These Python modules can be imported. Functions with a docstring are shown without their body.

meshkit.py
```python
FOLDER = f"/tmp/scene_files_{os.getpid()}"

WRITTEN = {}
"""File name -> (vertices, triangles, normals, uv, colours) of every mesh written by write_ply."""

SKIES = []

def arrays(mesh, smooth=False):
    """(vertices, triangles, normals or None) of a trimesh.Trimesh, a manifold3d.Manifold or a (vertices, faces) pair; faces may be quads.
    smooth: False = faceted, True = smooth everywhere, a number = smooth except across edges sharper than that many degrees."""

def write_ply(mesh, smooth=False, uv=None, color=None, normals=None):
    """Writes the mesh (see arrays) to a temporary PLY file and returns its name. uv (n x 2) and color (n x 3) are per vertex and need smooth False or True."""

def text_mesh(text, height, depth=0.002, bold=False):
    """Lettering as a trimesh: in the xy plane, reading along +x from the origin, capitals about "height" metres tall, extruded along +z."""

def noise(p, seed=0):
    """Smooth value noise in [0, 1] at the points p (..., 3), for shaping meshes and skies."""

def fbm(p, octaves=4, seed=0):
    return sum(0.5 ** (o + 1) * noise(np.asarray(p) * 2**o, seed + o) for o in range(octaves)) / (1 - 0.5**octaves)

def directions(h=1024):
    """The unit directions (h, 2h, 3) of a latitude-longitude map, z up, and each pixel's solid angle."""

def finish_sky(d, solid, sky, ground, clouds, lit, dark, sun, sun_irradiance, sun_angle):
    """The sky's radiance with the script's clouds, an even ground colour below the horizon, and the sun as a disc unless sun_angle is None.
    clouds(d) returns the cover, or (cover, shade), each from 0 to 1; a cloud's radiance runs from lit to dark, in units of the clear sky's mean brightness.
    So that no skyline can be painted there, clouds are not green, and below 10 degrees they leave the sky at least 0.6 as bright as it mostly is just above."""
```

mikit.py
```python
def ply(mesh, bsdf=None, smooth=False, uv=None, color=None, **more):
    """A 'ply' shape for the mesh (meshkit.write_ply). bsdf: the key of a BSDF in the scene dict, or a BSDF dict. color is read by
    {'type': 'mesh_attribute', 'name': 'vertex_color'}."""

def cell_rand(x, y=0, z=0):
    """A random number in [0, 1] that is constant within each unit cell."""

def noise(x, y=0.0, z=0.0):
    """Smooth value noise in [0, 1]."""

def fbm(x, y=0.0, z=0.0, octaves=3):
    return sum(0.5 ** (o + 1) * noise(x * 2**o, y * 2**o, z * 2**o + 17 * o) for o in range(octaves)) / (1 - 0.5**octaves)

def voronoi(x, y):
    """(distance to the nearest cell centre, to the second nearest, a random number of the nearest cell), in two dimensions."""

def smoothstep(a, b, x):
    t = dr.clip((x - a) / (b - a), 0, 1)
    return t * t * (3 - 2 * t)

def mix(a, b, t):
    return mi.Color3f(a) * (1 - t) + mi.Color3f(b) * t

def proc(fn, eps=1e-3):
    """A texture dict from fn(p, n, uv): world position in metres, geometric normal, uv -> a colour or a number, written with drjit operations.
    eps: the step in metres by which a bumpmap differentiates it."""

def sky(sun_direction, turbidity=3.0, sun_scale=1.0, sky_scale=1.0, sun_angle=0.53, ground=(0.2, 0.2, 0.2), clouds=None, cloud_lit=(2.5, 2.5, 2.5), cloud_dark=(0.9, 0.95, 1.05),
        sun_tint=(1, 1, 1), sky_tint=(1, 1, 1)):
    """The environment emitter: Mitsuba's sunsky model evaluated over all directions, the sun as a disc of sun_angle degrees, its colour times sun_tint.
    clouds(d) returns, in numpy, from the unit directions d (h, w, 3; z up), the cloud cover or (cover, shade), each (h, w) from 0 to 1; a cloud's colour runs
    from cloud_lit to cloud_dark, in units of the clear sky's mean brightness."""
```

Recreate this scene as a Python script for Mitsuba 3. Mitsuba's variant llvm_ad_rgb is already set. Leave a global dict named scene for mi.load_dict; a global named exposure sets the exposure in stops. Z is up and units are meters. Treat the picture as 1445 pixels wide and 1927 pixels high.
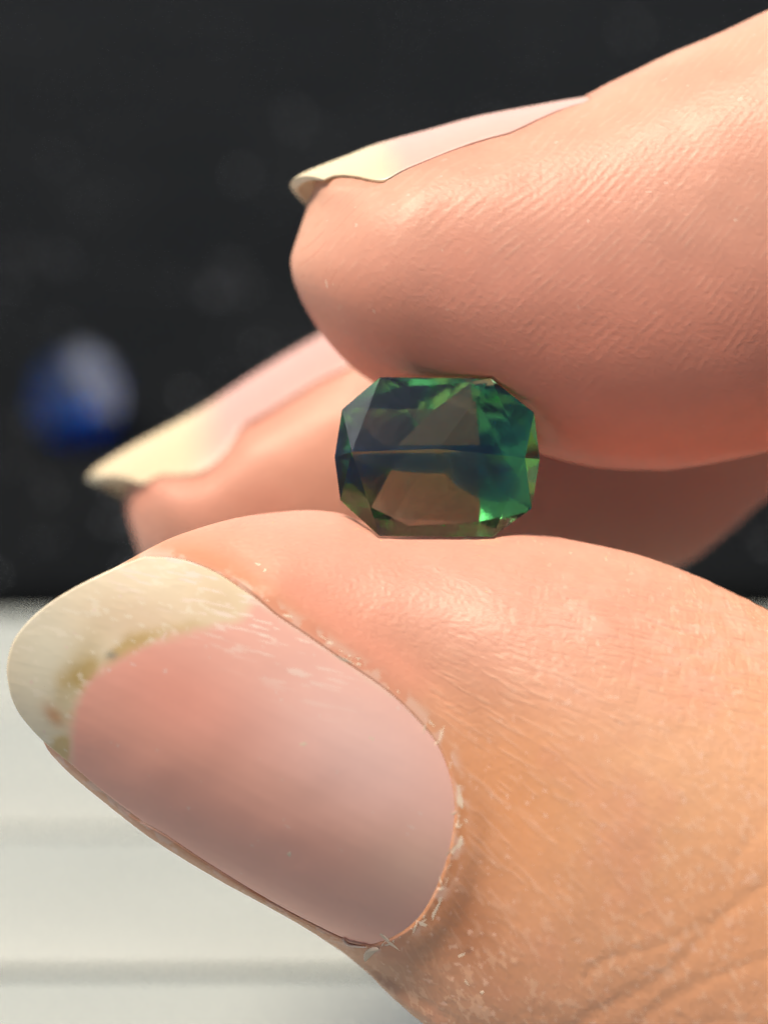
import math
import numpy as np, trimesh, mitsuba as mi, mikit, meshkit
import shapely
from manifold3d import Manifold, Mesh
from scipy.interpolate import CubicSpline, PchipInterpolator
from scipy.ndimage import gaussian_filter1d
from scipy.spatial import cKDTree

scene, labels = {}, {}
T = mi.ScalarTransform4f
MM = 1e-3                      # everything below is sculpted in millimetres

# ------------------------------------------------------------------ camera, sky, exposure
PITCH, DIST, HEIGHT, FPX = math.radians(27.5), 80.0, 81.0, 4000.0
RIGHT = np.array([1.0, 0, 0])
UP = np.array([0, math.sin(PITCH), math.cos(PITCH)])
BACK = np.array([0, -math.cos(PITCH), math.sin(PITCH)])
EYE = np.array([0, 0, HEIGHT])
scene['camera'] = {
    'type': 'thinlens', 'fov': math.degrees(2 * math.atan(722.5 / FPX)), 'fov_axis': 'x',
    'aperture_radius': 1.4 * MM, 'focus_distance': 78.5 * MM, 'near_clip': 5 * MM, 'far_clip': 20.0,
    'to_world': T().look_at(origin=(EYE * MM).tolist(), target=((EYE - BACK * 50) * MM).tolist(), up=UP.tolist()),
}


def world(P):
    """Hand-sized working frame (x right, y up, z towards the viewer, origin where the gem is held) to the world, in metres."""
    P = np.asarray(P, float)
    return (EYE + P[..., :1] * RIGHT + P[..., 1:2] * UP + (P[..., 2:3] - DIST) * BACK) * MM


def to_dir(v):
    v = np.asarray(v, float)
    return (v[0] * RIGHT + v[1] * UP + v[2] * BACK).tolist()


SUN = np.array(to_dir([-0.28, 0.82, 0.48]))
SUN /= np.linalg.norm(SUN)


def cover(d):
    # added thin veil, brightened round the sun for facet reflections, and thicker cloud patches
    veil = np.exp(-(np.degrees(np.arccos(np.clip(d @ SUN, -1, 1))) / 19) ** 2)
    n = meshkit.fbm(d * 2.3 + 5, 4, 3)
    patch = np.clip((n - 0.44) * 4, 0, 1)
    c = 1 - (1 - veil) * (1 - 0.9 * patch)
    return c, np.clip(1 - 1.15 * veil, 0, 1)


scene['sky'] = mikit.sky(SUN.tolist(), turbidity=3, sun_scale=0.85, sky_scale=0.6, ground=(0.08, 0.08, 0.08), sun_angle=20, sun_tint=(1.0, 0.95, 0.89), clouds=cover, cloud_lit=(22, 22, 22), cloud_dark=(1.2, 1.25, 1.35))
exposure = 2.1


def L(px, py, z=0.0):
    k = (DIST - z) / FPX
    return np.stack([(np.asarray(px, float) - 722.5) * k, (963.5 - np.asarray(py, float)) * k], -1)


def ground(px, py, h=0.0):
    """Point on the table (world millimetres) seen under a reading taken from the photograph."""
    d = RIGHT * (px - 722.5) / FPX + UP * (963.5 - py) / FPX - BACK
    return EYE + d * (h - HEIGHT) / d[2]


def put(key, mesh, bsdf, smooth=False, color=None, label=None, category=None, group=None, kind=None, **more):
    scene[key] = mikit.ply(mesh, bsdf, smooth, color=color, **more)
    note(key, label, category, group, kind)


def note(key, label=None, category=None, group=None, kind=None):
    d = {k: v for k, v in dict(label=label, category=category, group=group, kind=kind).items() if v}
    if d:
        labels[key] = d


# ------------------------------------------------------------------ materials
VC = {'type': 'mesh_attribute', 'name': 'vertex_color'}
# skin: a coloured surface layer over flesh in which light scatters
scene['flesh'] = {'type': 'homogeneous', 'albedo': {'type': 'rgb', 'value': [0.998, 0.885, 0.81]}, 'sigma_t': {'type': 'rgb', 'value': [0.8, 0.8, 0.8]}, 'scale': 1.5 / MM}
scene['skin_mat'] = {'type': 'blendbsdf', 'weight': 0.5, 'a': {'type': 'principled', 'base_color': VC, 'roughness': 0.42, 'specular': 0.55, 'flatness': 0.4}, 'b': {'type': 'null'}}
scene['nail_mat'] = {'type': 'twosided', 'bsdf': {'type': 'principled', 'base_color': VC, 'roughness': 0.32, 'specular': 0.6, 'flatness': 0.5}}
scene['flake_mat'] = {'type': 'twosided', 'bsdf': {'type': 'principled', 'base_color': {'type': 'rgb', 'value': [0.56, 0.46, 0.36]}, 'roughness': 0.8}}
scene['cloth_mat'] = {'type': 'principled', 'roughness': 0.95, 'specular': 0.1, 'sheen': 0.05,
                      'base_color': mikit.proc(lambda p, n, uv: mikit.mix((0.0028, 0.0040, 0.0052), (0.0044, 0.0058, 0.0072), mikit.smoothstep(0.35, 0.75, mikit.fbm(p.x * 90, p.y * 90, p.z * 90))))}
scene['lint_mat'] = {'type': 'diffuse', 'reflectance': {'type': 'rgb', 'value': [0.46, 0.54, 0.62]}}
scene['slat_mat'] = {'type': 'principled', 'roughness': 0.45, 'specular': 0.4,
                     'base_color': mikit.proc(lambda p, n, uv: mikit.mix((0.30, 0.345, 0.345), (0.26, 0.30, 0.30), mikit.fbm(p.x * 60, p.y * 200, p.z * 60)))}

# ------------------------------------------------------------------ table: white slatted tray and black cloth
EDGE = [float(ground(300, y)[1]) for y in (1145, 1333, 1555, 1822)]
PITCH_Y = (EDGE[0] - EDGE[3]) / 3


def slat_mesh(y0, y1, x0=-320, x1=320):
    # one slat: gently crowned, leaning a little towards its near edge, rounded arris
    w = y1 - y0
    prof = [(0.0, -3.5), (0.0, -0.5), (0.2, -0.12), (0.6, 0.0)]
    prof = [(w - p, q) for p, q in prof]                       # far edge
    prof += [(w - 0.6 - (w - 3.7) * t, -1.9 * t ** 1.7) for t in np.linspace(0.06, 1, 14)]
    prof += [(2.9, -2.0), (2.8, -2.3), (2.8, -3.5)]
    prof = np.array(prof) + [y0, 0]
    m = trimesh.creation.extrude_polygon(shapely.Polygon(prof), x1 - x0, engine='earcut')
    v = np.array(m.vertices)
    m = trimesh.Trimesh(np.column_stack([v[:, 2] + x0, v[:, 0], v[:, 1]]) * MM, m.faces, process=False)
    return m


note('slatted_tray', 'pale white slatted tray lying below the thumb, in front of the black cloth', 'tray')
for k in range(8):
    y1 = EDGE[0] - 0.5 - k * PITCH_Y
    put('slatted_tray__slat' + ('' if k == 0 else '_%03d' % k), slat_mesh(y1 - PITCH_Y, y1, -110, 90), 'slat_mat', 35)
b = trimesh.creation.box((200, PITCH_Y * 8.4, 4))
b.apply_translation((-10, EDGE[0] - 4 * PITCH_Y, -5.6))
b.apply_scale(MM)
put('slatted_tray__base_board', b, 'slat_mat')
tb = trimesh.creation.box((3000, 3000, 10))
tb.apply_translation((0, 300, -13))
tb.apply_scale(MM)
scene['table_mat'] = {'type': 'diffuse', 'reflectance': {'type': 'rgb', 'value': [0.10, 0.10, 0.095]}}
put('table_top', tb, 'table_mat', kind='structure')

# black cloth pad: a thick sheet with a rolled near edge and a soft uneven surface
gx, gy = np.meshgrid(np.linspace(-300, 300, 241), np.concatenate([np.linspace(0, 3, 9), np.linspace(3.6, 560, 220)]))
hz = 1.6 * np.sqrt(np.clip(1 - np.clip(1 - gy / 1.8, 0, 1) ** 2, 0, 1)) + (meshkit.fbm(np.stack([gx * 0.05, gy * 0.05, gx * 0], -1), 3, 4) - 0.5) * 1.0 * np.clip(gy / 30, 0, 1)
hz[0] = -0.2
N0, M0 = gx.shape
v = np.stack([gx, gy + EDGE[0] + 0.6 * meshkit.noise(np.stack([gx * 0.03, gx * 0, gx * 0], -1), 8), hz + 0.25], -1).reshape(-1, 3)
idx = np.arange(N0 * M0).reshape(N0, M0)
q = np.stack([idx[:-1, :-1], idx[:-1, 1:], idx[1:, 1:], idx[1:, :-1]], -1).reshape(-1, 4)
put('black_cloth', (v * MM, q), 'cloth_mat', True, label='black velvety cloth spread behind the hand, under the blue gem', category='cloth')
CLOTH_Z = 1.85
rng = np.random.default_rng(11)
bits = []
for k in range(260):
    px, py = rng.uniform(-200, 1500), rng.uniform(-20, 1100)
    g = ground(px, py, CLOTH_Z)
    r = rng.uniform(0.08, 0.22) * (1.9 if rng.random() < 0.12 else 1)
    m = trimesh.creation.icosphere(0, r)
    m.vertices *= rng.uniform(0.4, 1.6, 3)
    m.apply_transform(trimesh.transformations.random_rotation_matrix(rng.random(3)))
    m.apply_translation(g + [0, 0, r * 0.5 + 0.2])
    bits.append(m)
m = trimesh.util.concatenate(bits)
m.apply_scale(MM)
put('lint', m, 'lint_mat', label='pale specks of dust and lint scattered over the black cloth', category='lint', kind='stuff')


# ------------------------------------------------------------------ hand: helpers
def spline(pts, n=500, soft=0.012):
    pts = np.asarray(pts, float)
    t = np.concatenate([[0], np.cumsum(np.linalg.norm(np.diff(pts, axis=0), axis=1))])
    f = PchipInterpolator(t, pts) if len(pts) > 2 else None
    u = np.linspace(0, t[-1], n)
    p = f(u) if f is not None else pts[0] + (pts[1] - pts[0]) * (u / t[-1])[:, None]
    p[:, :] = gaussian_filter1d(p, n * soft, axis=0, mode='nearest')
    return p


def cast(c, d, line):
    a, b = line[:-1], line[1:]
    e = b - a
    den = d[:, None, 0] * e[None, :, 1] - d[:, None, 1] * e[None, :, 0]
    w = a[None] - c[:, None]
    with np.errstate(all='ignore'):
        t = (w[..., 0] * e[None, :, 1] - w[..., 1] * e[None, :, 0]) / den
        s = (w[..., 0] * d[:, None, 1] - w[..., 1] * d[:, None, 0]) / den
    ok = (s >= -1e-6) & (s <= 1 + 1e-6) & (t > -1e-6)
    t = np.where(ok, t, np.inf)
    r = t.min(1)
    good = np.isfinite(r)
    i = np.arange(len(r))
    return np.interp(i, i[good], r[good])


def loft(axis, top, bot, zc, rf, rb, tip, step, phi, power=2.1):
    """A finger: rings across a bent axis. rf, rb: radii to the front and the back along the axis (mm from the tip -> mm)."""
    ax = spline(L(*np.array(axis, float).T, zc), 900)
    tl, bl = (spline(L(*np.array(x, float).T, zc), 1600, 0.003) for x in (top, bot))
    s = np.concatenate([[0], np.cumsum(np.linalg.norm(np.diff(ax, axis=0), axis=1))])
    k = int(tip / step * 1.25)
    st = np.concatenate([tip * (1 - np.cos(np.linspace(0.03, 1, k) * math.pi / 2)), np.arange(tip + step, s[-1], step)])
    c = np.stack([np.interp(st, s, ax[:, i]) for i in (0, 1)], -1)
    t = np.gradient(gaussian_filter1d(ax, 20, axis=0, mode='nearest'), s, axis=0)
    t = np.stack([np.interp(st, s, t[:, i]) for i in (0, 1)], -1)
    t /= np.linalg.norm(t, axis=1, keepdims=True)
    vv = np.stack([-t[:, 1], t[:, 0]], -1)
    vv *= np.sign(vv[:, 1:2])
    ru, rd = cast(c, vv, tl), cast(c, -vv, bl)
    round_tip = np.sqrt(np.clip(1 - (1 - np.clip(st / tip, 0, 1)) ** 2, 0, 1))
    f, r = rf(st) * round_tip, rb(st) * round_tip
    cs, sn = np.cos(phi), np.sin(phi)
    pc, ps = np.sign(cs) * np.abs(cs) ** (2 / power), np.sign(sn) * np.abs(sn) ** (2 / power)
    a = np.where(cs[None] > 0, ru[:, None], rd[:, None]) * pc[None]
    h = np.where(sn[None] > 0, f[:, None], r[:, None]) * ps[None]
    return np.dstack([c[:, None, 0] + a * vv[:, None, 0], c[:, None, 1] + a * vv[:, None, 1], zc + h])


def grid_normals(P):
    du = np.gradient(P, axis=0)
    dv = (np.roll(P, -1, 1) - np.roll(P, 1, 1)) / 2
    n = np.cross(du, dv)
    n /= np.linalg.norm(n, axis=-1, keepdims=True) + 1e-12
    c = P.mean(1, keepdims=True)
    return n * np.sign(((P - c) * n).sum(-1).mean())


def closed(P, C):
    """Closed tube from rings; a centre vertex at each end."""
    n, m = P.shape[:2]
    v = np.vstack([P.reshape(-1, 3), P[0].mean(0), P[-1].mean(0)])
    c = np.vstack([C.reshape(-1, 3), C[0].mean(0), C[-1].mean(0)])
    i = np.arange(n * m).reshape(n, m)
    j = np.roll(i, -1, 1)
    f = np.vstack([np.stack([i[:-1], j[:-1], j[1:]], -1).reshape(-1, 3), np.stack([i[:-1], j[1:], i[1:]], -1).reshape(-1, 3),
                   np.stack([j[0], i[0], np.full(m, n * m)], -1), np.stack([i[-1], j[-1], np.full(m, n * m + 1)], -1)])
    t = v[f]
    if (np.cross(t[:, 0], t[:, 1]) * t[:, 2]).sum() < 0:
        f = f[:, ::-1]
    return v, f, c


def angles(front, back, turn=0.0):
    """Section angles: many on the seen side, few behind."""
    a = np.concatenate([np.linspace(-0.35, math.pi + 0.35, front, endpoint=False), np.linspace(math.pi + 0.35, 2 * math.pi - 0.35, back, endpoint=False)])
    return a + turn


def bell(P, px, py, z, rx, ry=None, rot=0.0):
    """A soft spot on the skin round a place of the working frame, radii in mm."""
    c = L(px, py, z)
    dx, dy = P[..., 0] - c[0], P[..., 1] - c[1]
    a = math.radians(rot)
    u, w = dx * math.cos(a) + dy * math.sin(a), -dx * math.sin(a) + dy * math.cos(a)
    return np.exp(-((u / rx) ** 2 + (w / (ry or rx)) ** 2))


def lerp(a, b, t):
    return a + (np.asarray(b, float) - a) * np.asarray(t)[..., None]


def step01(a, b, x):
    t = np.clip((x - a) / (b - a), 0, 1)
    return t * t * (3 - 2 * t)


def fbm(x, y, z=0, o=3, seed=0):
    x = np.asarray(x, float)
    return meshkit.fbm(np.stack([x, np.broadcast_to(y, x.shape), np.broadcast_to(z, x.shape)], -1), o, seed)


# ------------------------------------------------------------------ the gem's solid (needed for the dents it makes in the fingers)
def G(cx, cy, z):                      # crop reading (3.211 per pixel) -> mm
    return [*L(600 + cx / 3.211, 680 + cy / 3.211, 0.0), z]


OUT = [(370, 95), (1040, 103), (1300, 310), (1335, 590), (1285, 890), (1050, 1060), (365, 1055), (130, 840), (95, 580), (140, 290)]
girdle = [G(x, y, 0.0) for x, y in OUT]
gc = np.mean(girdle, axis=0)
girdle2 = [[*p[:2], -0.22] for p in girdle]
pav = [G(*t) for t in ((200, 550, 0.77), (412, 541, 0.76), (720, 533, 0.95), (1045, 568, 0.8), (1238, 586, 0.72))]
crown = [G(*t) for t in ((1005, 823, -1.77), (978, 927, -1.87), (547, 965, -1.21), (494, 181, -1.22), (1038, 527, -1.34), (964, 660, -2.46), (924, 180, -2.56), (813, 554, -1.34), (486, 180, -0.92), (322, 858, -0.95), (450, 600, -1.6), (700, 350, -2.3))]
gem = Manifold.hull_points(np.array(girdle + girdle2 + pav + crown))
gm = gem.to_mesh()
gem_tm = trimesh.Trimesh(gm.vert_properties[:, :3], gm.tri_verts)
GN = np.unique(np.round(gem_tm.face_normals, 4), axis=0)
GD = np.array([(gem_tm.vertices @ n).max() for n in GN])


PRESS = Manifold.hull_points(np.array([[p[0], p[1], z] for p in girdle for z in (-2.6, 2.4)])).to_mesh()
PRESS = trimesh.Trimesh(PRESS.vert_properties[:, :3], PRESS.tri_verts)
PN = np.unique(np.round(PRESS.face_normals, 4), axis=0)
PD = np.array([(PRESS.vertices @ n).max() for n in PN])


def dent(P, sign):
    """The pad gives way to the stone, up (+1) or down (-1): flattened where it is pressed, with a soft shoulder around the contact."""
    flat = P.reshape(-1, 3)
    near = np.abs(flat - gc)
    sel = np.where((near[:, 0] < 6.5) & (near[:, 1] < 6) & (near[:, 2] < 6))[0]
    q = flat[sel]
    best, done = np.zeros(len(q)), np.zeros(len(q), bool)
    for dy in np.linspace(0, 1, 61) * 4.0:
        inside = ((q + [0, sign * dy, 0]) @ PN.T - PD - 0.07 < 0).all(1)
        best = np.where(~done & ~inside, dy, best)
        done |= ~inside
    d = np.zeros(len(flat))
    d[sel] = best
    d = d.reshape(P.shape[:2])
    soft = gaussian_filter1d(gaussian_filter1d(d, 9, axis=0), 9, axis=1, mode='wrap')
    P[..., 1] += sign * np.maximum(d, soft * 1.1)
    return P


# ------------------------------------------------------------------ thumb
THUMB_AXIS = [(95, 1250), (250, 1248), (450, 1275), (800, 1390), (1150, 1550), (1500, 1740), (1800, 1900)]
THUMB_TOP = [(95, 1250), (120, 1170), (190, 1095), (270, 1046), (340, 1010), (400, 988), (450, 975), (510, 965), (570, 961), (640, 966), (700, 978), (800, 990), (900, 997), (1000, 1004),
             (1100, 1021), (1180, 1039), (1260, 1064), (1350, 1102), (1445, 1148), (1600, 1226), (1900, 1380), (2200, 1520)]
THUMB_BOT = [(95, 1250), (90, 1320), (140, 1420), (220, 1495), (320, 1570), (430, 1640), (520, 1692), (590, 1738), (640, 1785), (700, 1838), (760, 1890), (850, 1968), (960, 2060), (1150, 2190), (1500, 2330), (1900, 2400)]
ZT = -1.5
ph = angles(1000, 90, 0.0)
P = loft(THUMB_AXIS, THUMB_TOP, THUMB_BOT, ZT, lambda s: 6.4 + 0.06 * s, lambda s: 6.8 + 0.06 * s, 5.5, 0.045, ph, 2.05)

# the thumbnail: a plate bent across a ridge line
ND = np.array([0.887, -0.461])                   # along the nail, tip to root (y up)
NP = np.array([0.461, 0.887])                    # across, towards the gem
NO = L(500, 1340, 4.0)
NR = 7.4


def nail_z(xy):
    q = np.asarray(xy) - NO
    u, d = q @ ND, q @ NP
    dd = np.clip(d, -NR * 0.97, NR * 0.97)
    return 5.05 - 0.0075 * (u - 1.0) ** 2 - (NR - np.sqrt(NR ** 2 - dd ** 2)) - np.maximum(np.abs(d) - NR * 0.97, 0) * 4


def on_nail(pts, n):
    pts = np.array(pts, float)
    z = np.full(len(pts), 4.0)
    for _ in range(6):
        xy = np.stack([L(x, y, zz) for (x, y), zz in zip(pts, z)])
        z = nail_z(xy)
    return spline(xy, n)


NAIL_UP = [(275, 1046), (335, 1049), (400, 1070), (470, 1114), (560, 1172), (650, 1234), (740, 1297), (800, 1355), (835, 1402), (858, 1465)]
NAIL_CUT = [(858, 1465), (866, 1525), (858, 1590), (835, 1665), (800, 1728), (755, 1765), (700, 1785)]
NAIL_LOW = [(40, 1350), (80, 1397), (130, 1439), (200, 1498), (300, 1571), (400, 1638), (500, 1698), (590, 1745), (650, 1773), (700, 1785)]
NAIL_TIP = [(275, 1046), (180, 1085), (100, 1130), (50, 1172), (20, 1217), (12, 1265), (20, 1310), (40, 1350)]
na, nb = 420, 300
up_, low_ = on_nail(NAIL_UP, na), on_nail(NAIL_LOW, na)
tip_, cut_ = on_nail(NAIL_TIP, nb), on_nail(NAIL_CUT, nb)
A, B = np.meshgrid(np.linspace(0, 1, na), np.linspace(0, 1, nb), indexing='ij')
A3, B3 = A[..., None], B[..., None]
ruled1 = up_[:, None] * (1 - B3) + low_[:, None] * B3
ruled2 = tip_[None] * (1 - A3) + cut_[None] * A3
corner = (1 - A3) * (1 - B3) * up_[0] + (1 - A3) * B3 * low_[0] + A3 * (1 - B3) * up_[-1] + A3 * B3 * low_[-1]
NXY = ruled1 + ruled2 - corner
nail_poly = shapely.Polygon(np.vstack([up_, cut_[1:], low_[::-1][1:], tip_[::-1][1:-1]])).buffer(0)
ring = np.array(nail_poly.exterior.segmentize(0.05).coords)
nail_tree = cKDTree(ring)


def nail_sd(xy):
    flat = xy.reshape(-1, 2)
    d, _ = nail_tree.query(flat)
    return np.where(shapely.contains_xy(nail_poly, flat), -d, d).reshape(xy.shape[:-1])


def plate(top, thick, color, inside):
    """Closed shell of a nail from its outer surface grid."""
    n = np.cross(np.gradient(top, axis=0), np.gradient(top, axis=1))
    n /= np.linalg.norm(n, axis=-1, keepdims=True) + 1e-12
    n *= np.sign(((np.asarray(inside) - top) * n).sum(-1).mean())      # towards the flesh
    under = top + n * thick[..., None]
    a, b = top.shape[:2]
    i = np.arange(a * b).reshape(a, b)
    q = np.stack([i[:-1, :-1], i[:-1, 1:], i[1:, 1:], i[1:, :-1]], -1).reshape(-1, 4)
    o = a * b
    rim = np.concatenate([i[0, :], i[1:, -1], i[-1, -2::-1], i[-2:0:-1, 0]])
    nxt = np.roll(rim, -1)
    f = np.vstack([q, q[:, ::-1] + o, np.stack([rim, rim + o, nxt + o, nxt], -1)])
    v = np.vstack([top.reshape(-1, 3), under.reshape(-1, 3)])
    if (np.cross(v[f[0, 1]] - v[f[0, 0]], v[f[0, 2]] - v[f[0, 0]]) * (np.asarray(inside) - v[f[0, 0]])).sum() > 0:
        f = f[:, ::-1]
    return v, f, np.vstack([color.reshape(-1, 3)] * 2)


zt = nail_z(NXY)
edge_in = np.minimum(np.minimum(B, 1 - B) * 9.0, np.minimum(A, 1 - A) * 17.0)
qn = NXY - NO
nu, nd_ = qn @ ND, qn @ NP
wob = (fbm(nd_ * 2.6, nu * 0.05, 0, 2, 21) - 0.5) * 0.010 + (fbm(nu * 0.4, nd_ * 0.4, 0, 2, 22) - 0.5) * 0.10
front_rough = step01(0.33, 0.12, A)
wob += front_rough * ((fbm(nu * 2.2 + nd_ * 1.0, nd_ * 7 - nu * 2.0, 0, 3, 23) - 0.5) * 0.012)
zt = zt + wob - 0.05 * (1 - np.clip(edge_in / 0.15, 0, 1)) ** 2
NTOP = np.dstack([NXY, zt])

# colour of the nail
def line_side(xy, pts, z):
    l = spline(np.stack([L(x, y, z) for x, y in pts]), 800)
    t = np.gradient(l, axis=0)
    d, k = cKDTree(l).query(xy.reshape(-1, 2))
    w = xy.reshape(-1, 2) - l[k]
    s = t[k, 0] * w[:, 1] - t[k, 1] * w[:, 0]
    return (np.sign(s) * d).reshape(xy.shape[:-1]), (k / 799.0).reshape(xy.shape[:-1])


BAND = [(600, 1050), (500, 1128), (440, 1172), (340, 1192), (262, 1224), (205, 1258), (160, 1297), (142, 1340), (128, 1395), (120, 1500)]
sd, along = line_side(NXY, BAND, 4.0)            # positive on one side of the free edge's line
if sd[na // 2, nb // 2] < 0:
    sd = -sd
sd = sd + (fbm(NXY[..., 0] * 1.2, NXY[..., 1] * 1.2, 0, 3, 31) - 0.5) * 0.5
bed = np.zeros(NXY.shape[:2] + (3,)) + [0.80, 0.45, 0.37]
bed = lerp(bed, [0.82, 0.34, 0.25], bell(NTOP, 330, 1310, 4, 3.8, 2.0, -25) * 0.65)
bed = lerp(bed, [0.84, 0.57, 0.52], bell(NTOP, 700, 1400, 4, 3.8, 2.4, -40) * 0.9)  # lavender patch paints the pale sky sheen into the nail colour
bed = lerp(bed, [0.78, 0.53, 0.43], bell(NTOP, 760, 1650, 4, 2.6, 1.8, 30) * 0.8)
bed = lerp(bed, [0.88, 0.40, 0.31], step01(0.45, 1.0, B) * 0.75)
free = np.zeros_like(bed) + [0.82, 0.74, 0.55]
free = lerp(free, [0.74, 0.72, 0.57], bell(NTOP, 90, 1230, 4, 1.6, 2.6) * 0.9)
free = lerp(free, [0.72, 0.55, 0.38], bell(NTOP, 290, 1170, 4, 2.6, 1.3, -10) * 0.7)
free = lerp(free, [0.70, 0.53, 0.33], bell(NTOP, 420, 1130, 4, 1.6, 0.9, -35) * 0.6)
free = lerp(free, [0.62, 0.30, 0.16], bell(NTOP, 100, 1350, 4, 0.5, 0.3, -50) * 0.8)
grime = np.exp(-((sd + 0.30) / 0.50) ** 2) * step01(0.30, 0.75, fbm(NXY[..., 0] * 0.9, NXY[..., 1] * 0.9, 3, 2, 35)) * step01(0.25, 0.55, along)
free = lerp(free, [0.54, 0.38, 0.13], np.clip(grime * 1.1, 0, 0.8))
free = lerp(free, [0.46, 0.35, 0.13], 0.6 * bell(NTOP, 145, 1275, 4, 0.55, 1.7, -25))
free = lerp(free, [0.30, 0.30, 0.24], 0.8 * bell(NTOP, 215, 1232, 4, 0.22, 0.16))
free = lerp(free, [0.85, 0.80, 0.66], step01(0.62, 0.80, fbm(nu * 2.2 + nd_, nd_ * 5 - nu, 0, 3, 36)) * 0.5)
ncol = lerp(free, bed, step01(-0.28, 0.32, sd))
# pale scratches and lifted keratin along the side next to the gem
scr = step01(0.60, 0.72, fbm(nu * 1.3 + nd_ * 0.3, nd_ * 9 - nu * 2.2, 5, 3, 37)) * step01(0.34, 0.10, B) * step01(0.75, 0.4, A)
ncol = lerp(ncol, [0.86, 0.74, 0.66], scr * 0.75)
spk = step01(0.87, 0.90, fbm(nu * 3.4, nd_ * 3.4, 9, 2, 38))
ncol = lerp(ncol, [0.80, 0.62, 0.56], spk * 0.6)
rootd = np.clip(0.55 - 0.35 * fbm(nu * 2.0, nd_ * 2.0, 4, 3, 39), 0.1, 1) * 1.0
ncol = lerp(ncol, [0.78, 0.58, 0.48], step01(rootd, rootd * 0.3, np.minimum((1 - A) * 17, np.where(A > 0.3, B * 9, 9))) * 0.7)
tv, tf, tc = plate(NTOP, np.clip(0.06 + 0.5 * edge_in, 0.06, 0.38), ncol, [*NO, -4.0])

# flesh follows the plate: sunk under it, rolled up around it
front = P[..., 2] > ZT
XY = P[..., :2]
sdn = np.where(front, nail_sd(XY), 9.0)
lap = 0.24 * step01(-3.0, -1.0, (XY - NO) @ ND)        # skin laps over the plate's sides and root
zn = nail_z(XY)
q = XY - NO
u, d = q @ ND, q @ NP
fold = step01(-4.2, -1.5, u) * step01(-8.0, -6.6, d) + step01(4.5, 6.5, u) * 0.8
fold = np.clip(fold, 0, 1)
tgt = zn - 0.10 - 0.30 * step01(-lap, -lap - 0.4, sdn) + 0.22 * step01(-lap - 0.02, -lap + 0.14, sdn) * fold + 0.14 * fold * np.exp(-((sdn - 0.5) / 0.5) ** 2) - 0.8 * (1 - fold) * step01(0, 1.0, sdn)
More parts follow.
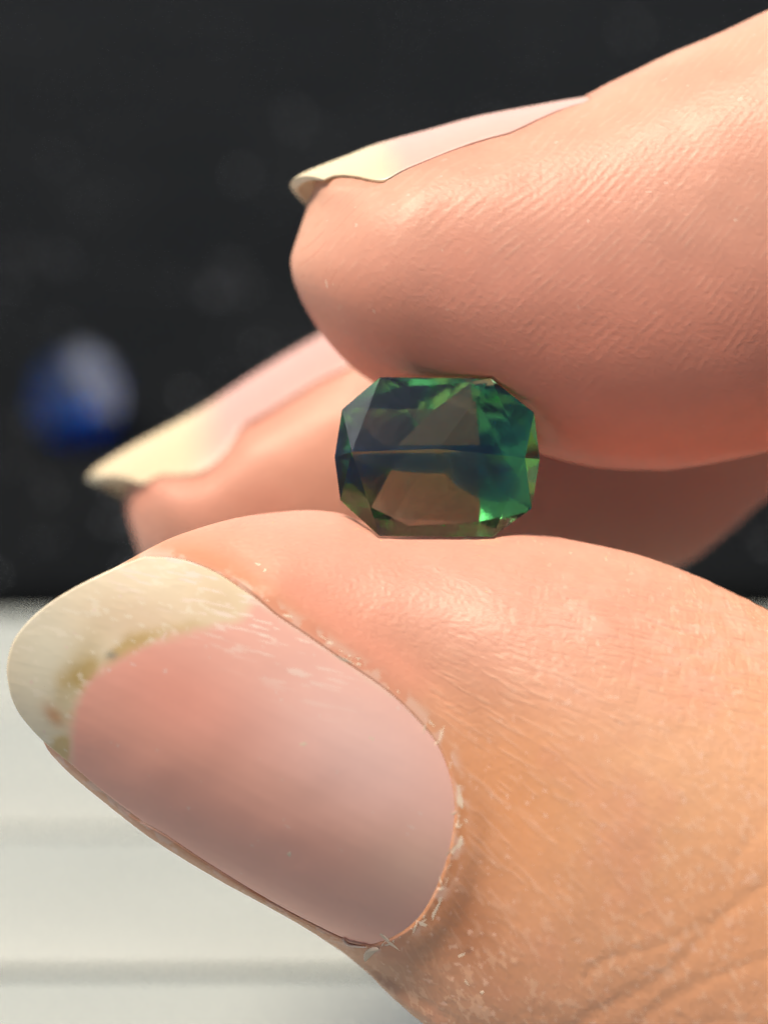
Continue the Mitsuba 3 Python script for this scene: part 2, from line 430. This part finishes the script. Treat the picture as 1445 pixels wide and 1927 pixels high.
w = np.exp(-(np.maximum(sdn, 0) / 2.4) ** 2) * front
w = np.where(sdn < 0, 1.0, w) * step01(-8.0, -7.0, -np.abs(d + 0.0) - 0)
w = np.where(front & (sdn < -lap), 1.0, w)
P[..., 2] = P[..., 2] * (1 - w) + np.minimum(tgt, P[..., 2] + 3.5) * w
TP0 = P.copy()
nrm = grid_normals(P)
# skin relief. fan of fine lines from the nail's root corner, cross-hatching above, crepe and creases below
X, Y = P[..., 0], P[..., 1]
fc = L(405, 1053, 4)
ang, rad = np.arctan2(-(Y - fc[1]), X - fc[0]), np.hypot(X - fc[0], Y - fc[1])
outside = np.where(front, step01(0.05, 0.6, sdn), 0.3)
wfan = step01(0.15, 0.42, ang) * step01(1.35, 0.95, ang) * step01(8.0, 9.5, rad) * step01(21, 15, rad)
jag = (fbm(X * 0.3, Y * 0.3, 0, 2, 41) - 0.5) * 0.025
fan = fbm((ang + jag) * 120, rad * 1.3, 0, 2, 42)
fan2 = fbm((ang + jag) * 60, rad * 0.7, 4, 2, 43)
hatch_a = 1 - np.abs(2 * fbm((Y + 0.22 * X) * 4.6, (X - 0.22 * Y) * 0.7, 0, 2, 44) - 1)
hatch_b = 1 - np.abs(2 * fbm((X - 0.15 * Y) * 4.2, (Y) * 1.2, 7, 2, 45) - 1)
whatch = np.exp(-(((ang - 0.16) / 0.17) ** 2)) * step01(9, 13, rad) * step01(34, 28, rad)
crepe = fbm(X * 4.2 + Y * 2.6, Y * 2.4 - X * 1.5, 2, 3, 46)
wcrepe = step01(14.5, 19, rad)
rel = (0.016 * step01(0.50, 0.75, fan) + 0.008 * (fan2 - 0.5)) * wfan - whatch * (0.030 * step01(0.74, 1.0, hatch_a) + 0.020 * step01(0.78, 1.0, hatch_b)) + wcrepe * 0.040 * (crepe - 0.5)
rel += 0.034 * (fbm(X * 8, Y * 8, P[..., 2] * 8, 3, 47) - 0.5) + 0.10 * (fbm(X * 0.5, Y * 0.5, P[..., 2] * 0.5, 2, 48) - 0.5)
for pts, wd, dp in (([(1445, 1620), (1330, 1700), (1250, 1790), (1150, 1860), (1060, 1927)], 0.28, 0.05), ([(1445, 1760), (1340, 1800), (1230, 1860), (1180, 1927)], 0.24, 0.04),
                    ([(1090, 1820), (1130, 1780), (1200, 1760), (1300, 1710)], 0.2, 0.03), ([(1445, 1900), (1330, 1890), (1260, 1927)], 0.22, 0.035), ([(1445, 1500), (1380, 1570), (1340, 1650)], 0.24, 0.03),
                    ([(985, 1085), (1100, 1120), (1200, 1160), (1300, 1195), (1400, 1230)], 0.06, 0.03), ([(930, 1112), (1050, 1138), (1150, 1182), (1260, 1215)], 0.05, 0.026),
                    ([(1060, 1180), (1180, 1205), (1330, 1235), (1440, 1275)], 0.05, 0.024)):
    l = spline(np.stack([L(x, y, 3.5) for x, y in pts]), 300)
    dl, _ = cKDTree(l).query(XY.reshape(-1, 2), distance_upper_bound=1.5)
    dl = np.where(np.isfinite(dl), dl, 9).reshape(X.shape) + 0.12 * (fbm(X * 2, Y * 2, 0, 2, 49) - 0.5)
    rel -= front * dp * np.exp(-(dl / wd) ** 2)
P = P + nrm * (rel * outside)[..., None]
THUMB = dent(P, -1)

tcol = np.zeros(P.shape) + [0.78, 0.47, 0.25]
tcol = lerp(tcol, [0.80, 0.50, 0.41], step01(1.6, 6.5, d) * 0.9 * step01(26, 14, rad))
tcol = lerp(tcol, [0.80, 0.38, 0.27], bell(P, 640, 1175, 3, 4.2, 1.3, -32) * 0.8)
tcol = lerp(tcol, [0.80, 0.42, 0.33], bell(P, 820, 1060, 0, 4.5, 1.6) * 0.6)
tcol = lerp(tcol, [0.76, 0.34, 0.16], np.exp(-((sdn - 0.25) / 0.35) ** 2) * front * step01(-7, -5, u) * step01(2, -1, u) * step01(0, 1.5, d) * 0.7)
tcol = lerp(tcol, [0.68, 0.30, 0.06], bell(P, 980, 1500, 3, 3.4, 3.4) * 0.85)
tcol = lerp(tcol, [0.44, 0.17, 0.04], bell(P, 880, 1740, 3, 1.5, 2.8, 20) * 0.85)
tcol = lerp(tcol, [0.42, 0.24, 0.13], bell(P, 800, 1860, 2, 3.0, 1.8) * 0.7)  # darker tone paints the shade of the down-turned side
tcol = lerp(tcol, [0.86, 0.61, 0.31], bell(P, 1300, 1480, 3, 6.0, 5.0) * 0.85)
tcol = lerp(tcol, [0.76, 0.43, 0.17], bell(P, 1380, 1700, 3, 5.0, 4.0) * 0.6)
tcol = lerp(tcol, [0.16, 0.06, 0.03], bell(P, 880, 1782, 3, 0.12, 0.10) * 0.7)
tcol = lerp(tcol, [0.88, 0.68, 0.48], np.clip((step01(0.58, 0.80, fan) * 0.30 + step01(0.62, 0.80, fan2) * 0.12) * wfan, 0, 0.6))  # highlights of the fine lines, painted as pale streaks
tcol = lerp(tcol, [0.90, 0.72, 0.50], step01(0.60, 0.74, crepe) * wcrepe * 0.5)
tcol = lerp(tcol, [0.94, 0.80, 0.66], step01(0.74, 0.86, fbm(X * 4.6, Y * 4.6, 6, 2, 82)) * step01(9, 14, rad) * 0.5)
sheen_plates = step01(0.45, 0.8, fbm((Y + 0.22 * X) * 2.3, (X - 0.22 * Y) * 1.3, 2, 2, 83)) * whatch
tcol = lerp(tcol, [0.92, 0.70, 0.58], sheen_plates * 0.45)  # broken sheen of the skin, painted as paler plates
blot = fbm(X * 0.35, Y * 0.35, P[..., 2] * 0.35, 3, 51)
tcol = lerp(tcol, [0.80, 0.36, 0.25], step01(0.5, 0.72, blot) * 0.30)
tcol = tcol * (0.93 + 0.14 * fbm(X * 1.4, Y * 1.4, P[..., 2], 3, 50))[..., None]
tcol = lerp(tcol, [0.86, 0.74, 0.62], np.exp(-((sdn - 0.05) / 0.22) ** 2) * step01(0.45, 0.62, fbm(X * 2.2, Y * 2.2, 0, 3, 52)) * front * 0.75)

# ------------------------------------------------------------------ index finger
ZI = -5.0
INDEX_AXIS = [(546, 470), (640, 497), (760, 515), (900, 525), (1100, 520), (1300, 475), (1450, 430), (1650, 345), (1850, 260)]
INDEX_TOP = [(546, 470), (546, 432), (549, 402), (562, 372), (586, 342), (604, 333), (640, 318), (700, 297), (800, 264), (900, 235), (1000, 214), (1085, 191), (1140, 162), (1200, 134), (1260, 106), (1320, 80), (1390, 48), (1445, 24), (1600, -45), (2000, -230)]
INDEX_BOT = [(546, 470), (550, 520), (566, 563), (590, 605), (620, 645), (655, 683), (700, 716), (760, 752), (850, 800), (930, 830), (1010, 852), (1060, 867), (1120, 878), (1180, 883), (1250, 884), (1320, 876), (1380, 864), (1445, 850), (1600, 810), (2000, 690)]
ph = angles(700, 90, -0.25)
P = loft(INDEX_AXIS, INDEX_TOP, INDEX_BOT, ZI, lambda s: 6.6 + 0.03 * s, lambda s: 6.6 + 0.03 * s, 5.0, 0.05, ph, 2.15)


def arc_nail(line, zc, R, near, far, end, nu_, nv_, stop):
    """Outer surface of a fingernail seen from its side. line: the plate's crest, root to tip. near, far: [(share of the length, degrees)], end: [(degrees, share cut from the tip)]."""
    c = spline(L(*np.array(line, float).T, zc), 600)
    t = np.gradient(c, axis=0)
    t /= np.linalg.norm(t, axis=1, keepdims=True)
    v = np.stack([-t[:, 1], t[:, 0]], -1)
    v *= np.sign(v[:, 1:2])
    cc = c - R * v
    a, b = np.meshgrid(np.linspace(0, 1, nu_), np.linspace(0, 1, nv_), indexing='ij')
    table = []
    for px, py in near:                                       # where the near side of the plate reads in the photograph
        al_ = np.radians(np.linspace(0, 75, 301))
        best = None
        for i in range(0, 600, 6):
            x, y, z = cc[i, 0] + R * np.cos(al_) * v[i, 0], cc[i, 1] + R * np.cos(al_) * v[i, 1], zc + R * np.sin(al_)
            e = (722.5 + x * FPX / (DIST - z) - px) ** 2 + (963.5 - y * FPX / (DIST - z) - py) ** 2
            if best is None or e.min() < best[0]:
                best = (e.min(), i / 599, np.degrees(al_[e.argmin()]))
        table.append(best[1:])
    near = np.array(sorted(table))
    gs = np.linspace(0, 1, 201)
    near = np.stack([gs, gaussian_filter1d(np.interp(gs, near[:, 0], near[:, 1]), 4, mode='nearest')], -1)
    lo, hi = (np.interp(a, *np.array(x, float).T) for x in (far, near))
    al = lo + (hi - lo) * b
    uu = a - a ** 5 * PchipInterpolator(*np.array(end, float).T)(np.clip(al, end[0][0], end[-1][0]))
    g = np.linspace(0, 1, 600)
    at = lambda arr: np.stack([np.interp(uu, g, arr[:, i]) for i in (0, 1)], -1)
    C, V, al = at(cc), at(v), np.radians(al)
    top = np.dstack([C + (R * np.cos(al))[..., None] * V, zc + R * np.sin(al)])
    return top, dict(cc=cc, v=v, R=R, zc=zc, near=near, far=far, g=g, stop=stop, uu=uu, al=np.degrees(al), tree=cKDTree(c))


def seat(P, k, lift=0.15, gap=0.14):
    """Lets the flesh follow a fingernail."""
    flat = P.reshape(-1, 3)
    _, i = k['tree'].query(flat[:, :2])
    rel = flat[:, :2] - k['cc'][i]
    h = (rel * k['v'][i]).sum(1)
    z = flat[:, 2] - k['zc']
    rho, al = np.hypot(h, z), np.degrees(np.arctan2(z, h))
    g = k['g'][i]
    lo, hi = (np.interp(g, *np.array(x, float).T) for x in (k['far'], k['near']))
    e = np.maximum(al - hi, lo - al) / 57.3 * k['R']
    on = (h > 0) & (g > 0.004) & (g < 0.985)
    w = np.where(e < 0, 1, np.exp(-(np.maximum(e, 0) / 1.3) ** 2)) * on * step01(0.0, 0.10, g) * step01(k['R'] - 3.2, k['R'] - 1.8, rho) * step01(k['stop'], k['stop'] - 0.1, g)
    tgt = k['R'] - gap + (gap + lift) * step01(0.02, 0.4, e) * step01(0.97, 0.78, g)
    new = rho + (tgt - rho) * w
    push = np.minimum(new, k['R'] - gap * step01(0, 0.06, g))
    new = np.where((e < 0) & on, new + (push - new) * step01(k['stop'], k['stop'] - 0.05, g), new)
    s = new / np.maximum(rho, 1e-6)
    flat[:, :2] += (k['v'][i]) * (h * (s - 1))[:, None]
    flat[:, 2] += z * (s - 1)
    return flat.reshape(P.shape)


itop, ik = arc_nail([(1100, 186), (1050, 194), (1000, 203), (900, 222), (800, 249), (700, 277), (650, 297), (600, 316), (568, 330), (551, 341), (544, 352)], ZI, 6.5,
                    [(1090, 193), (1050, 207), (1000, 229), (960, 249), (900, 264), (840, 285), (800, 301), (750, 322), (720, 340), (690, 352), (665, 351), (640, 346), (610, 342), (590, 344)], [(0, -60), (0.1, -72), (1, -72)],
                    [(-75, 0.16), (-50, 0.03), (-35, 0.006), (-15, 0.0), (0, 0.0), (12, 0.02), (24, 0.07), (40, 0.14)], 240, 120, 0.95)
P = seat(P, ik)
sm = gaussian_filter1d(gaussian_filter1d(P, 7, axis=0, mode='nearest'), 7, axis=1, mode='wrap')
P = lerp(P, sm, 0 * P[..., 0] + np.clip(1.6 * bell(P, 590, 385, -2, 1.6), 0, 1))
nrm = grid_normals(P)
X, Y, Z = P[..., 0], P[..., 1], P[..., 2]
# friction ridges: bowed lines that climb to the upper right, broken by pores
wob = 2.2 * (fbm(X * 0.16, Y * 0.16, Z * 0.16, 2, 61) - 0.5)
th = np.radians(30 + 1.2 * np.clip(X + 4, -2, 16))
r0 = L(700, 560, 1)
phase = (-(X - r0[0]) * np.sin(np.radians(36)) + (Y - r0[1]) * np.cos(np.radians(36)) - 0.018 * (X - r0[0]) ** 2 + wob) / 0.40
pore = fbm(X * 2.6, Y * 2.6, Z * 2.6, 2, 62)
ridge = np.cos(2 * math.pi * phase)
back_side = step01(8.5, 6.5, np.abs(Y - L(900, 500, 0)[1] - 0.25 * X)) * step01(-9, -5, Z)
patch = step01(0.36, 0.62, fbm(X * 0.3, Y * 0.3, Z * 0.3, 2, 67))
dash = step01(0.1, 0.9, ridge) * step01(0.40, 0.66, fbm(X * 1.9, Y * 1.9, Z * 1.9, 3, 69))
upper = step01(4, 12, X + 0.8 * Y)
thin = step01(0.55, 0.95, ridge) * step01(0.45, 0.6, fbm(X * 0.8, Y * 0.8, Z, 2, 70))
rel = 0.005 * dash * upper * back_side - 0.008 * thin * (1 - upper) * back_side + 0.0035 * ridge * (0.15 + 1.0 * step01(0.40, 0.65, pore)) * (0.25 + 0.75 * patch) * back_side + 0.022 * (fbm(X * 8, Y * 8, Z * 8, 3, 63) - 0.5) + 0.14 * (fbm(X * 0.45, Y * 0.45, Z * 0.45, 2, 64) - 0.5)
P = P + nrm * rel[..., None]
INDEX = dent(P, 1)
icol = np.zeros(P.shape) + [0.79, 0.47, 0.35]
icol = lerp(icol, [0.80, 0.38, 0.27], bell(P, 700, 600, 1, 4.5, 2.6, 10) * 0.8)
icol = lerp(icol, [0.80, 0.42, 0.34], bell(P, 1000, 500, 1, 6, 2.6, 10) * 0.6)
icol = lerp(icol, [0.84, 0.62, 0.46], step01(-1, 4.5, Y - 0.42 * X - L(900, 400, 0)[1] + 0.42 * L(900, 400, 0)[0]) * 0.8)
icol = lerp(icol, [0.74, 0.42, 0.24], bell(P, 1250, 860, -3, 7, 2.0) * 0.6)
icol = lerp(icol, [0.90, 0.68, 0.54], step01(0.56, 0.75, pore) * step01(0.1, 0.9, ridge) * 0.25 * back_side)
icol = lerp(icol, [0.92, 0.76, 0.62], dash * upper * 0.20 * back_side)
icol = lerp(icol, [0.70, 0.30, 0.20], thin * (1 - upper) * 0.35 * back_side)
icol = lerp(icol, [0.92, 0.76, 0.64], step01(0.82, 0.88, fbm(X * 2.8, Y * 2.8, Z * 2.8, 2, 81)) * 0.8)
icol = lerp(icol, [0.84, 0.31, 0.21], step01(2.0, -3.5, Y - 0.12 * X - L(900, 560, 0)[1]) * 0.8)  # redder underside: blood in the pulp, with shading painted in
blot = fbm(X * 0.35, Y * 0.35, P[..., 2] * 0.35, 3, 68)
icol = lerp(icol, [0.80, 0.36, 0.26], step01(0.5, 0.72, blot) * 0.30)
icol = icol * (0.94 + 0.12 * fbm(X * 1.2, Y * 1.2, Z, 3, 65))[..., None]
aa = ik['uu']
ncol = np.zeros(itop.shape) + [0.74, 0.50, 0.44]
ncol = lerp(ncol, [0.82, 0.72, 0.50], step01(0.61, 0.77, aa + 0.02 * fbm(itop[..., 0] * 2, itop[..., 2] * 2, 0, 2, 66)))
ncol = lerp(ncol, [0.74, 0.69, 0.50], step01(0.93, 1.0, aa))
B2 = np.linspace(0, 1, itop.shape[1])[None] + 0 * itop[..., 0]
iv, if_, ic = plate(itop, 0.07 + 0.27 * np.clip((1 - B2) * 5, 0, 1), ncol, [*ik['cc'].mean(0), ZI])

# ------------------------------------------------------------------ middle finger (behind, out of focus)
ZM = -19.5
MID_AXIS = [(240, 990), (340, 960), (500, 915), (700, 865), (1000, 800), (1300, 735), (1500, 690), (1700, 640)]
MID_TOP = [(240, 990), (238, 950), (243, 920), (262, 880), (320, 830), (420, 765), (520, 705), (620, 645), (720, 590), (850, 540), (1000, 500), (1300, 430), (1500, 385), (1900, 290)]
MID_BOT = [(240, 990), (252, 1030), (285, 1085), (350, 1130), (450, 1160), (600, 1175), (800, 1170), (1000, 1145), (1150, 1110), (1290, 1058), (1380, 990), (1445, 935), (1600, 870), (1900, 780)]
ph = angles(260, 60, 0.0)
P = loft(MID_AXIS, MID_TOP, MID_BOT, ZM, lambda s: 6.4 + 0.02 * s, lambda s: 6.4 + 0.02 * s, 4.5, 0.12, ph, 2.1)
mtop, mk = arc_nail([(720, 566), (620, 620), (560, 654), (500, 690), (440, 729), (380, 768), (310, 806), (250, 838), (205, 865), (178, 884), (163, 903)], ZM, 6.5,
                    [(700, 640), (660, 688), (600, 713), (560, 738), (500, 776), (450, 803), (420, 850), (385, 885), (350, 904), (300, 914), (260, 915)], [(0, -60), (0.1, -75), (1, -75)],
                    [(-75, 0.05), (-60, 0.0), (-30, 0.0), (-10, 0.0), (5, 0.0), (20, 0.035), (40, 0.13), (60, 0.22)], 140, 80, 0.85)
P = seat(P, mk, 0.1)
X, Y, Z = P[..., 0], P[..., 1], P[..., 2]
P = P + grid_normals(P) * (0.12 * (fbm(X * 0.5, Y * 0.5, Z * 0.5, 2, 71) - 0.5))[..., None]
MIDDLE = P
mcol = np.zeros(P.shape) + [0.78, 0.46, 0.34]
mcol = lerp(mcol, [0.80, 0.40, 0.30], bell(P, 450, 1000, ZM, 6, 3) * 0.6)
blot = fbm(X * 0.4, Y * 0.4, Z * 0.4, 3, 73)
mcol = lerp(mcol, [0.80, 0.36, 0.26], step01(0.45, 0.7, blot) * 0.4)
ncol = np.zeros(mtop.shape) + [0.70, 0.44, 0.40]
ncol = lerp(ncol, [0.76, 0.65, 0.44], step01(0.50, 0.69, mk['uu'] - 0.0018 * (mk['al'] - 20)))
ncol = lerp(ncol, [0.58, 0.45, 0.26], step01(0.55, 0.7, fbm(mtop[..., 0] * 0.5, mtop[..., 1] * 0.9, 0, 2, 72)) * step01(0.66, 0.75, mk['uu']) * 0.5)
B2 = np.linspace(0, 1, mtop.shape[1])[None] + 0 * mtop[..., 0]
mv, mf, mc = plate(mtop, 0.08 + 0.30 * np.clip((1 - B2) * 5, 0, 1), ncol, [*ik['cc'].mean(0), ZI])

# ------------------------------------------------------------------ the rest of the hand, out of the frame to the right
def bone(a, ra, b, rb):
    return Manifold.batch_hull([Manifold.sphere(ra, 40).translate(a), Manifold.sphere(rb, 40).translate(b)])


J = {'i1': ((19.5, 11.2, -5), 7.3), 'i2': ((40, 21, -8), 8.6), 'i3': ((73, 4, -18), 10.5),
     't1': ((19, -17, -1.5), 8.2), 't2': ((47, -30, -8), 10), 't3': ((84, -26, -24), 12),
     'm1': ((22, 6.5, -20), 6.6), 'm2': ((45, 17, -24), 8.8), 'm3': ((76, 3, -36), 10.5),
     'r0': ((26, -16, -33), 6.2), 'r1': ((33, -3, -38), 6.8), 'r2': ((49, 11, -40), 8.2), 'r3': ((79, 0, -52), 10),
     'p0': ((33, -20, -48), 5.4), 'p1': ((38, -8, -53), 5.9), 'p2': ((52, 4, -55), 7), 'p3': ((82, -6, -66), 9),
     'w1': ((128, -18, -36), 15), 'w2': ((132, -16, -58), 14), 'f1': ((230, -25, -48), 22), 'f2': ((240, -25, -66), 22)}
S = lambda *ks: Manifold.batch_hull([Manifold.sphere(J[k][1], 40).translate(J[k][0]) for k in ks])
palm = Manifold.batch_boolean([S('i1', 'i2'), S('i2', 'i3'), S('t1', 't2'), S('t2', 't3'), S('m1', 'm2'), S('m2', 'm3'), S('r0', 'r1'), S('r1', 'r2'), S('r2', 'r3'), S('p0', 'p1'), S('p1', 'p2'),
                               S('p2', 'p3'), S('i3', 'm3', 'w1', 'w2'), S('m3', 'r3', 'w1', 'w2'), S('r3', 'p3', 'w1', 'w2'), S('t3', 'i3', 'w1'), S('t3', 't2', 'i3', 'm3'), S('w1', 'w2', 'f1', 'f2')],
                              __import__('manifold3d').OpType.Add).refine_to_length(2.0)
pm = palm.to_mesh()
tm = trimesh.Trimesh(pm.vert_properties[:, :3], pm.tri_verts, process=False)
trimesh.smoothing.filter_taubin(tm, 0.5, 0.53, 14)


def man(v, f, c):
    return Manifold(Mesh(np.hstack([v, c]).astype(np.float32), f.astype(np.uint32)))


pc = np.zeros((len(tm.vertices), 3)) + [0.74, 0.45, 0.30]
hand = man(np.array(tm.vertices), np.array(tm.faces), pc)
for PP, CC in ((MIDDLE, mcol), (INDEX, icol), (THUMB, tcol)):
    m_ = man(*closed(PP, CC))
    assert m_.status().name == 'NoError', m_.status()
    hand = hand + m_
hm = hand.to_mesh()
vp, tr = np.array(hm.vert_properties), np.array(hm.tri_verts)
frm, to = np.array(hm.merge_from_vert), np.array(hm.merge_to_vert)
back = np.arange(len(vp))
back[frm] = to
tr = back[tr]
keep, inv = np.unique(tr, return_inverse=True)
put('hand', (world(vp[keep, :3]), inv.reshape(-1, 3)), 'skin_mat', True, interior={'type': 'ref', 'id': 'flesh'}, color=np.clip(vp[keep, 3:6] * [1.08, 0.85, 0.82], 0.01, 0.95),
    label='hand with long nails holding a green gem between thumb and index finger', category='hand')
put('hand__thumbnail', (world(tv), tf), 'nail_mat', True, color=np.clip(tc * 0.78, 0.01, 0.95), label='long pink thumbnail with a stained cream free edge')
put('hand__fingernail', (world(iv), if_), 'nail_mat', True, color=np.clip(ic * 0.78, 0.01, 0.95), label='index fingernail seen edge-on with a yellowish tip')
put('hand__fingernail_001', (world(mv), mf), 'nail_mat', True, color=np.clip(mc * 0.78, 0.01, 0.95), label='blurred middle fingernail with a long yellowish tip')

# dry flakes of cuticle along the thumbnail's root and side, and a peeled crescent
rng = np.random.default_rng(5)
flat_front = THUMB[front.any(1)][:, :1000].reshape(-1, 3)
skin_tree = cKDTree(flat_front[:, :2])


def chip(xy, size, stretch, ang, lift=0.02):
    """A thin curled scale of skin lying on the thumb."""
    k = rng.integers(6, 9)
    a = np.sort(rng.uniform(0, 2 * math.pi, k))
    r = rng.uniform(0.55, 1.0, k)
    q = np.stack([np.cos(a) * r * size * stretch, np.sin(a) * r * size], -1)
    q = q @ np.array([[math.cos(ang), math.sin(ang)], [-math.sin(ang), math.cos(ang)]]) + xy
    out = []
    for h in (0.0, 0.012):
        for p in q:
            _, j = skin_tree.query(p)
            z = flat_front[j, 2]
            if nail_sd(p[None])[0] < 0:
                z = max(z, nail_z(p[None])[0])
            out.append([*p, z - 0.004 + h + lift * rng.random()])
    m = Manifold.hull_points(np.array(out)).to_mesh()
    return trimesh.Trimesh(m.vert_properties[:, :3], m.tri_verts, process=False)


chips = []
for line, n_, sz, off in ((NAIL_CUT, 30, 0.11, 0.03), (NAIL_UP[3:8], 16, 0.08, 0.0), (NAIL_UP[7:], 8, 0.09, 0.02)):
    l = on_nail(line, 300)
    tg = np.gradient(l, axis=0)
    for _ in range(n_):
        j = rng.integers(0, 300)
        c = l[j] + rng.normal(0, 0.10, 2) + off
        chips.append(chip(c, sz * rng.uniform(0.25, 1.0), rng.uniform(1.5, 7.0), math.atan2(tg[j, 1], tg[j, 0]) + rng.normal(0, 0.7)))
for x, y in ((868, 1792), (878, 1845), (1432, 1890), (905, 1860), (700, 1380), (575, 1390), (545, 1600), (485, 1060), (500, 1072)):
    chips.append(chip(L(x, y, 3.0), rng.uniform(0.06, 0.13), 1.5, rng.uniform(0, 3)))
m = trimesh.util.concatenate(chips)
put('hand__cuticle_flakes', (world(m.vertices), m.faces), 'flake_mat', kind='stuff', label='dry whitish cuticle flakes around the thumbnail')


def sliver(pts, wid, key, label):
    l = spline(np.stack([L(x, y, 2.0) for x, y in pts]), 24)
    t = np.gradient(l, axis=0)
    t /= np.linalg.norm(t, axis=1, keepdims=True)
    nn = np.stack([-t[:, 1], t[:, 0]], -1)
    w_ = wid * np.sin(np.linspace(0.25, math.pi - 0.12, 24)) ** 0.6
    z = flat_front[skin_tree.query(l)[1], 2]
    z = np.maximum(gaussian_filter1d(z, 3), z) + 0.10
    a = np.arange(8) / 8 * 2 * math.pi
    ringv = np.stack([np.column_stack([l + nn * (w_ * math.cos(q))[:, None], z + 0.10 * math.sin(q) * w_ / wid]) for q in a], 1)
    v_, f_, _ = closed(ringv, ringv)
    put(key, (world(v_), f_), 'flake_mat', True, label=label)


sliver([(712, 1788), (698, 1797), (690, 1812), (687, 1826)], 0.14, 'hand__skin_flake', 'curled crescent of dead skin below the thumbnail')
sliver([(645, 1775), (652, 1787), (662, 1790), (690, 1788)], 0.05, 'hand__skin_flake_001', 'torn sliver of dry skin below the thumbnail')

# ------------------------------------------------------------------ green sapphire
def absorber(rgb):
    return {'type': 'homogeneous', 'albedo': {'type': 'rgb', 'value': [0.0, 0.0, 0.0]}, 'sigma_t': {'type': 'rgb', 'value': [float(x) / 8 for x in rgb]}, 'scale': 8 / MM}


scene['green_body'] = absorber((0.285, 0.088, 0.25))
scene['green_gem_mat'] = {'type': 'roughdielectric', 'distribution': 'ggx', 'alpha': 0.004, 'int_ior': 1.76, 'ext_ior': 1.0}
put('green_gem', (world(gem_tm.vertices), gem_tm.faces), 'green_gem_mat', False, label='green octagonal faceted gem pinched between thumb and index finger', category='gemstone',
    interior={'type': 'ref', 'id': 'green_body'})
zone = None
for x, y, z, ex, ey, ez, rot in ((960, 640, -0.16, 1.75, 0.95, 0.34, -34), (560, 585, -0.2, 2.5, 0.42, 0.30, -4), (330, 600, -0.25, 1.0, 0.5, 0.25, 12)):  # blue colour band; left lobes add the dark internal reflection below the keel
    e = Manifold.sphere(1.0, 96).scale((ex, ey, ez)).rotate((0, 0, rot)).translate(G(x, y, z))
    zone = e if zone is None else zone + e
zone = (zone.trim_by_plane((0.02, -1, 0), -G(600, 540, 0)[1]) ^ gem.translate((-gc).tolist()).scale((0.985, 0.985, 0.98)).translate(gc.tolist())).to_mesh()
scene['blue_body_in_green'] = {**absorber((5.5, 3.0, 2.1)), 'albedo': {'type': 'rgb', 'value': [0.012, 0.065, 0.26]}}
put('green_gem__blue_zone', (world(zone.vert_properties[:, :3]), zone.tri_verts), {'type': 'null'}, label='hazy blue colour band inside the green gem, with painted dark below its keel',
    interior={'type': 'ref', 'id': 'blue_body_in_green'}, exterior={'type': 'ref', 'id': 'green_body'})

inc = []
for x, y, z, r in ((536, 722, 0.12, 0.055), (540, 745, 0.08, 0.05), (526, 762, 0.10, 0.035), (716, 497, 0.45, 0.03)):
    m = trimesh.creation.icosphere(0, r)
    m.vertices *= rng.uniform(0.4, 1.8, 3)
    m.apply_translation(G(x, y, z))
    inc.append(m)
m = trimesh.util.concatenate(inc)
put('green_gem__inclusion', (world(m.vertices), m.faces), 'flake_mat', label='tiny whitish inclusions inside the green gem', kind='stuff')

# ------------------------------------------------------------------ blue gem on the cloth
k = 0.0475
th = np.arange(12) / 12 * 2 * math.pi
gx_, gy_ = 4.15 * np.cos(th + 0.2), 4.45 * np.sin(th + 0.2)
top_ = np.array([(-14, 88), (18, 97), (44, 80), (86, 2), (82, -30), (52, -36), (16, 10), (-8, 48)]) * k
pts = [np.stack([gx_, gy_, -0.5 - 0.25 * gy_], -1), np.stack([gx_, gy_, -0.8 - 0.25 * gy_], -1), np.column_stack([top_, 1.75 - (0.075 * top_[:, 0] + 0.44 * top_[:, 1]) / 0.895]),
       np.array([[-2.7, -0.8, 0.75], [-1.7, -2.5, 1.3], [0.8, -2.9, 1.4], [-2.5, 1.6, 0.0]]), np.stack([gx_[::2] * 0.55, gy_[::2] * 0.5, -2.6 - 0.25 * gy_[::2] * 0.5], -1), np.array([[-0.9, 0.2, -3.6], [0.9, -0.2, -3.6]])]
bw = np.vstack(pts)
bw = bw[:, :1] * RIGHT + bw[:, 1:2] * UP + bw[:, 2:3] * BACK
ray = RIGHT * (144 - 722.5) / FPX + UP * (963.5 - 748) / FPX - BACK
bw = bw + EYE + ray * (CLOTH_Z - 0.15 - bw[:, 2].min() - HEIGHT) / ray[2]
bm = Manifold.hull_points(bw).to_mesh()
scene['blue_body'] = {**absorber((0.95, 0.48, 0.28)), 'albedo': {'type': 'rgb', 'value': [0.0, 0.09, 0.36]}}
put('blue_gem', (bm.vert_properties[:, :3] * MM, bm.tri_verts), 'green_gem_mat', False, label='blurred deep blue faceted gem lying on the black cloth', category='gemstone', interior={'type': 'ref', 'id': 'blue_body'})
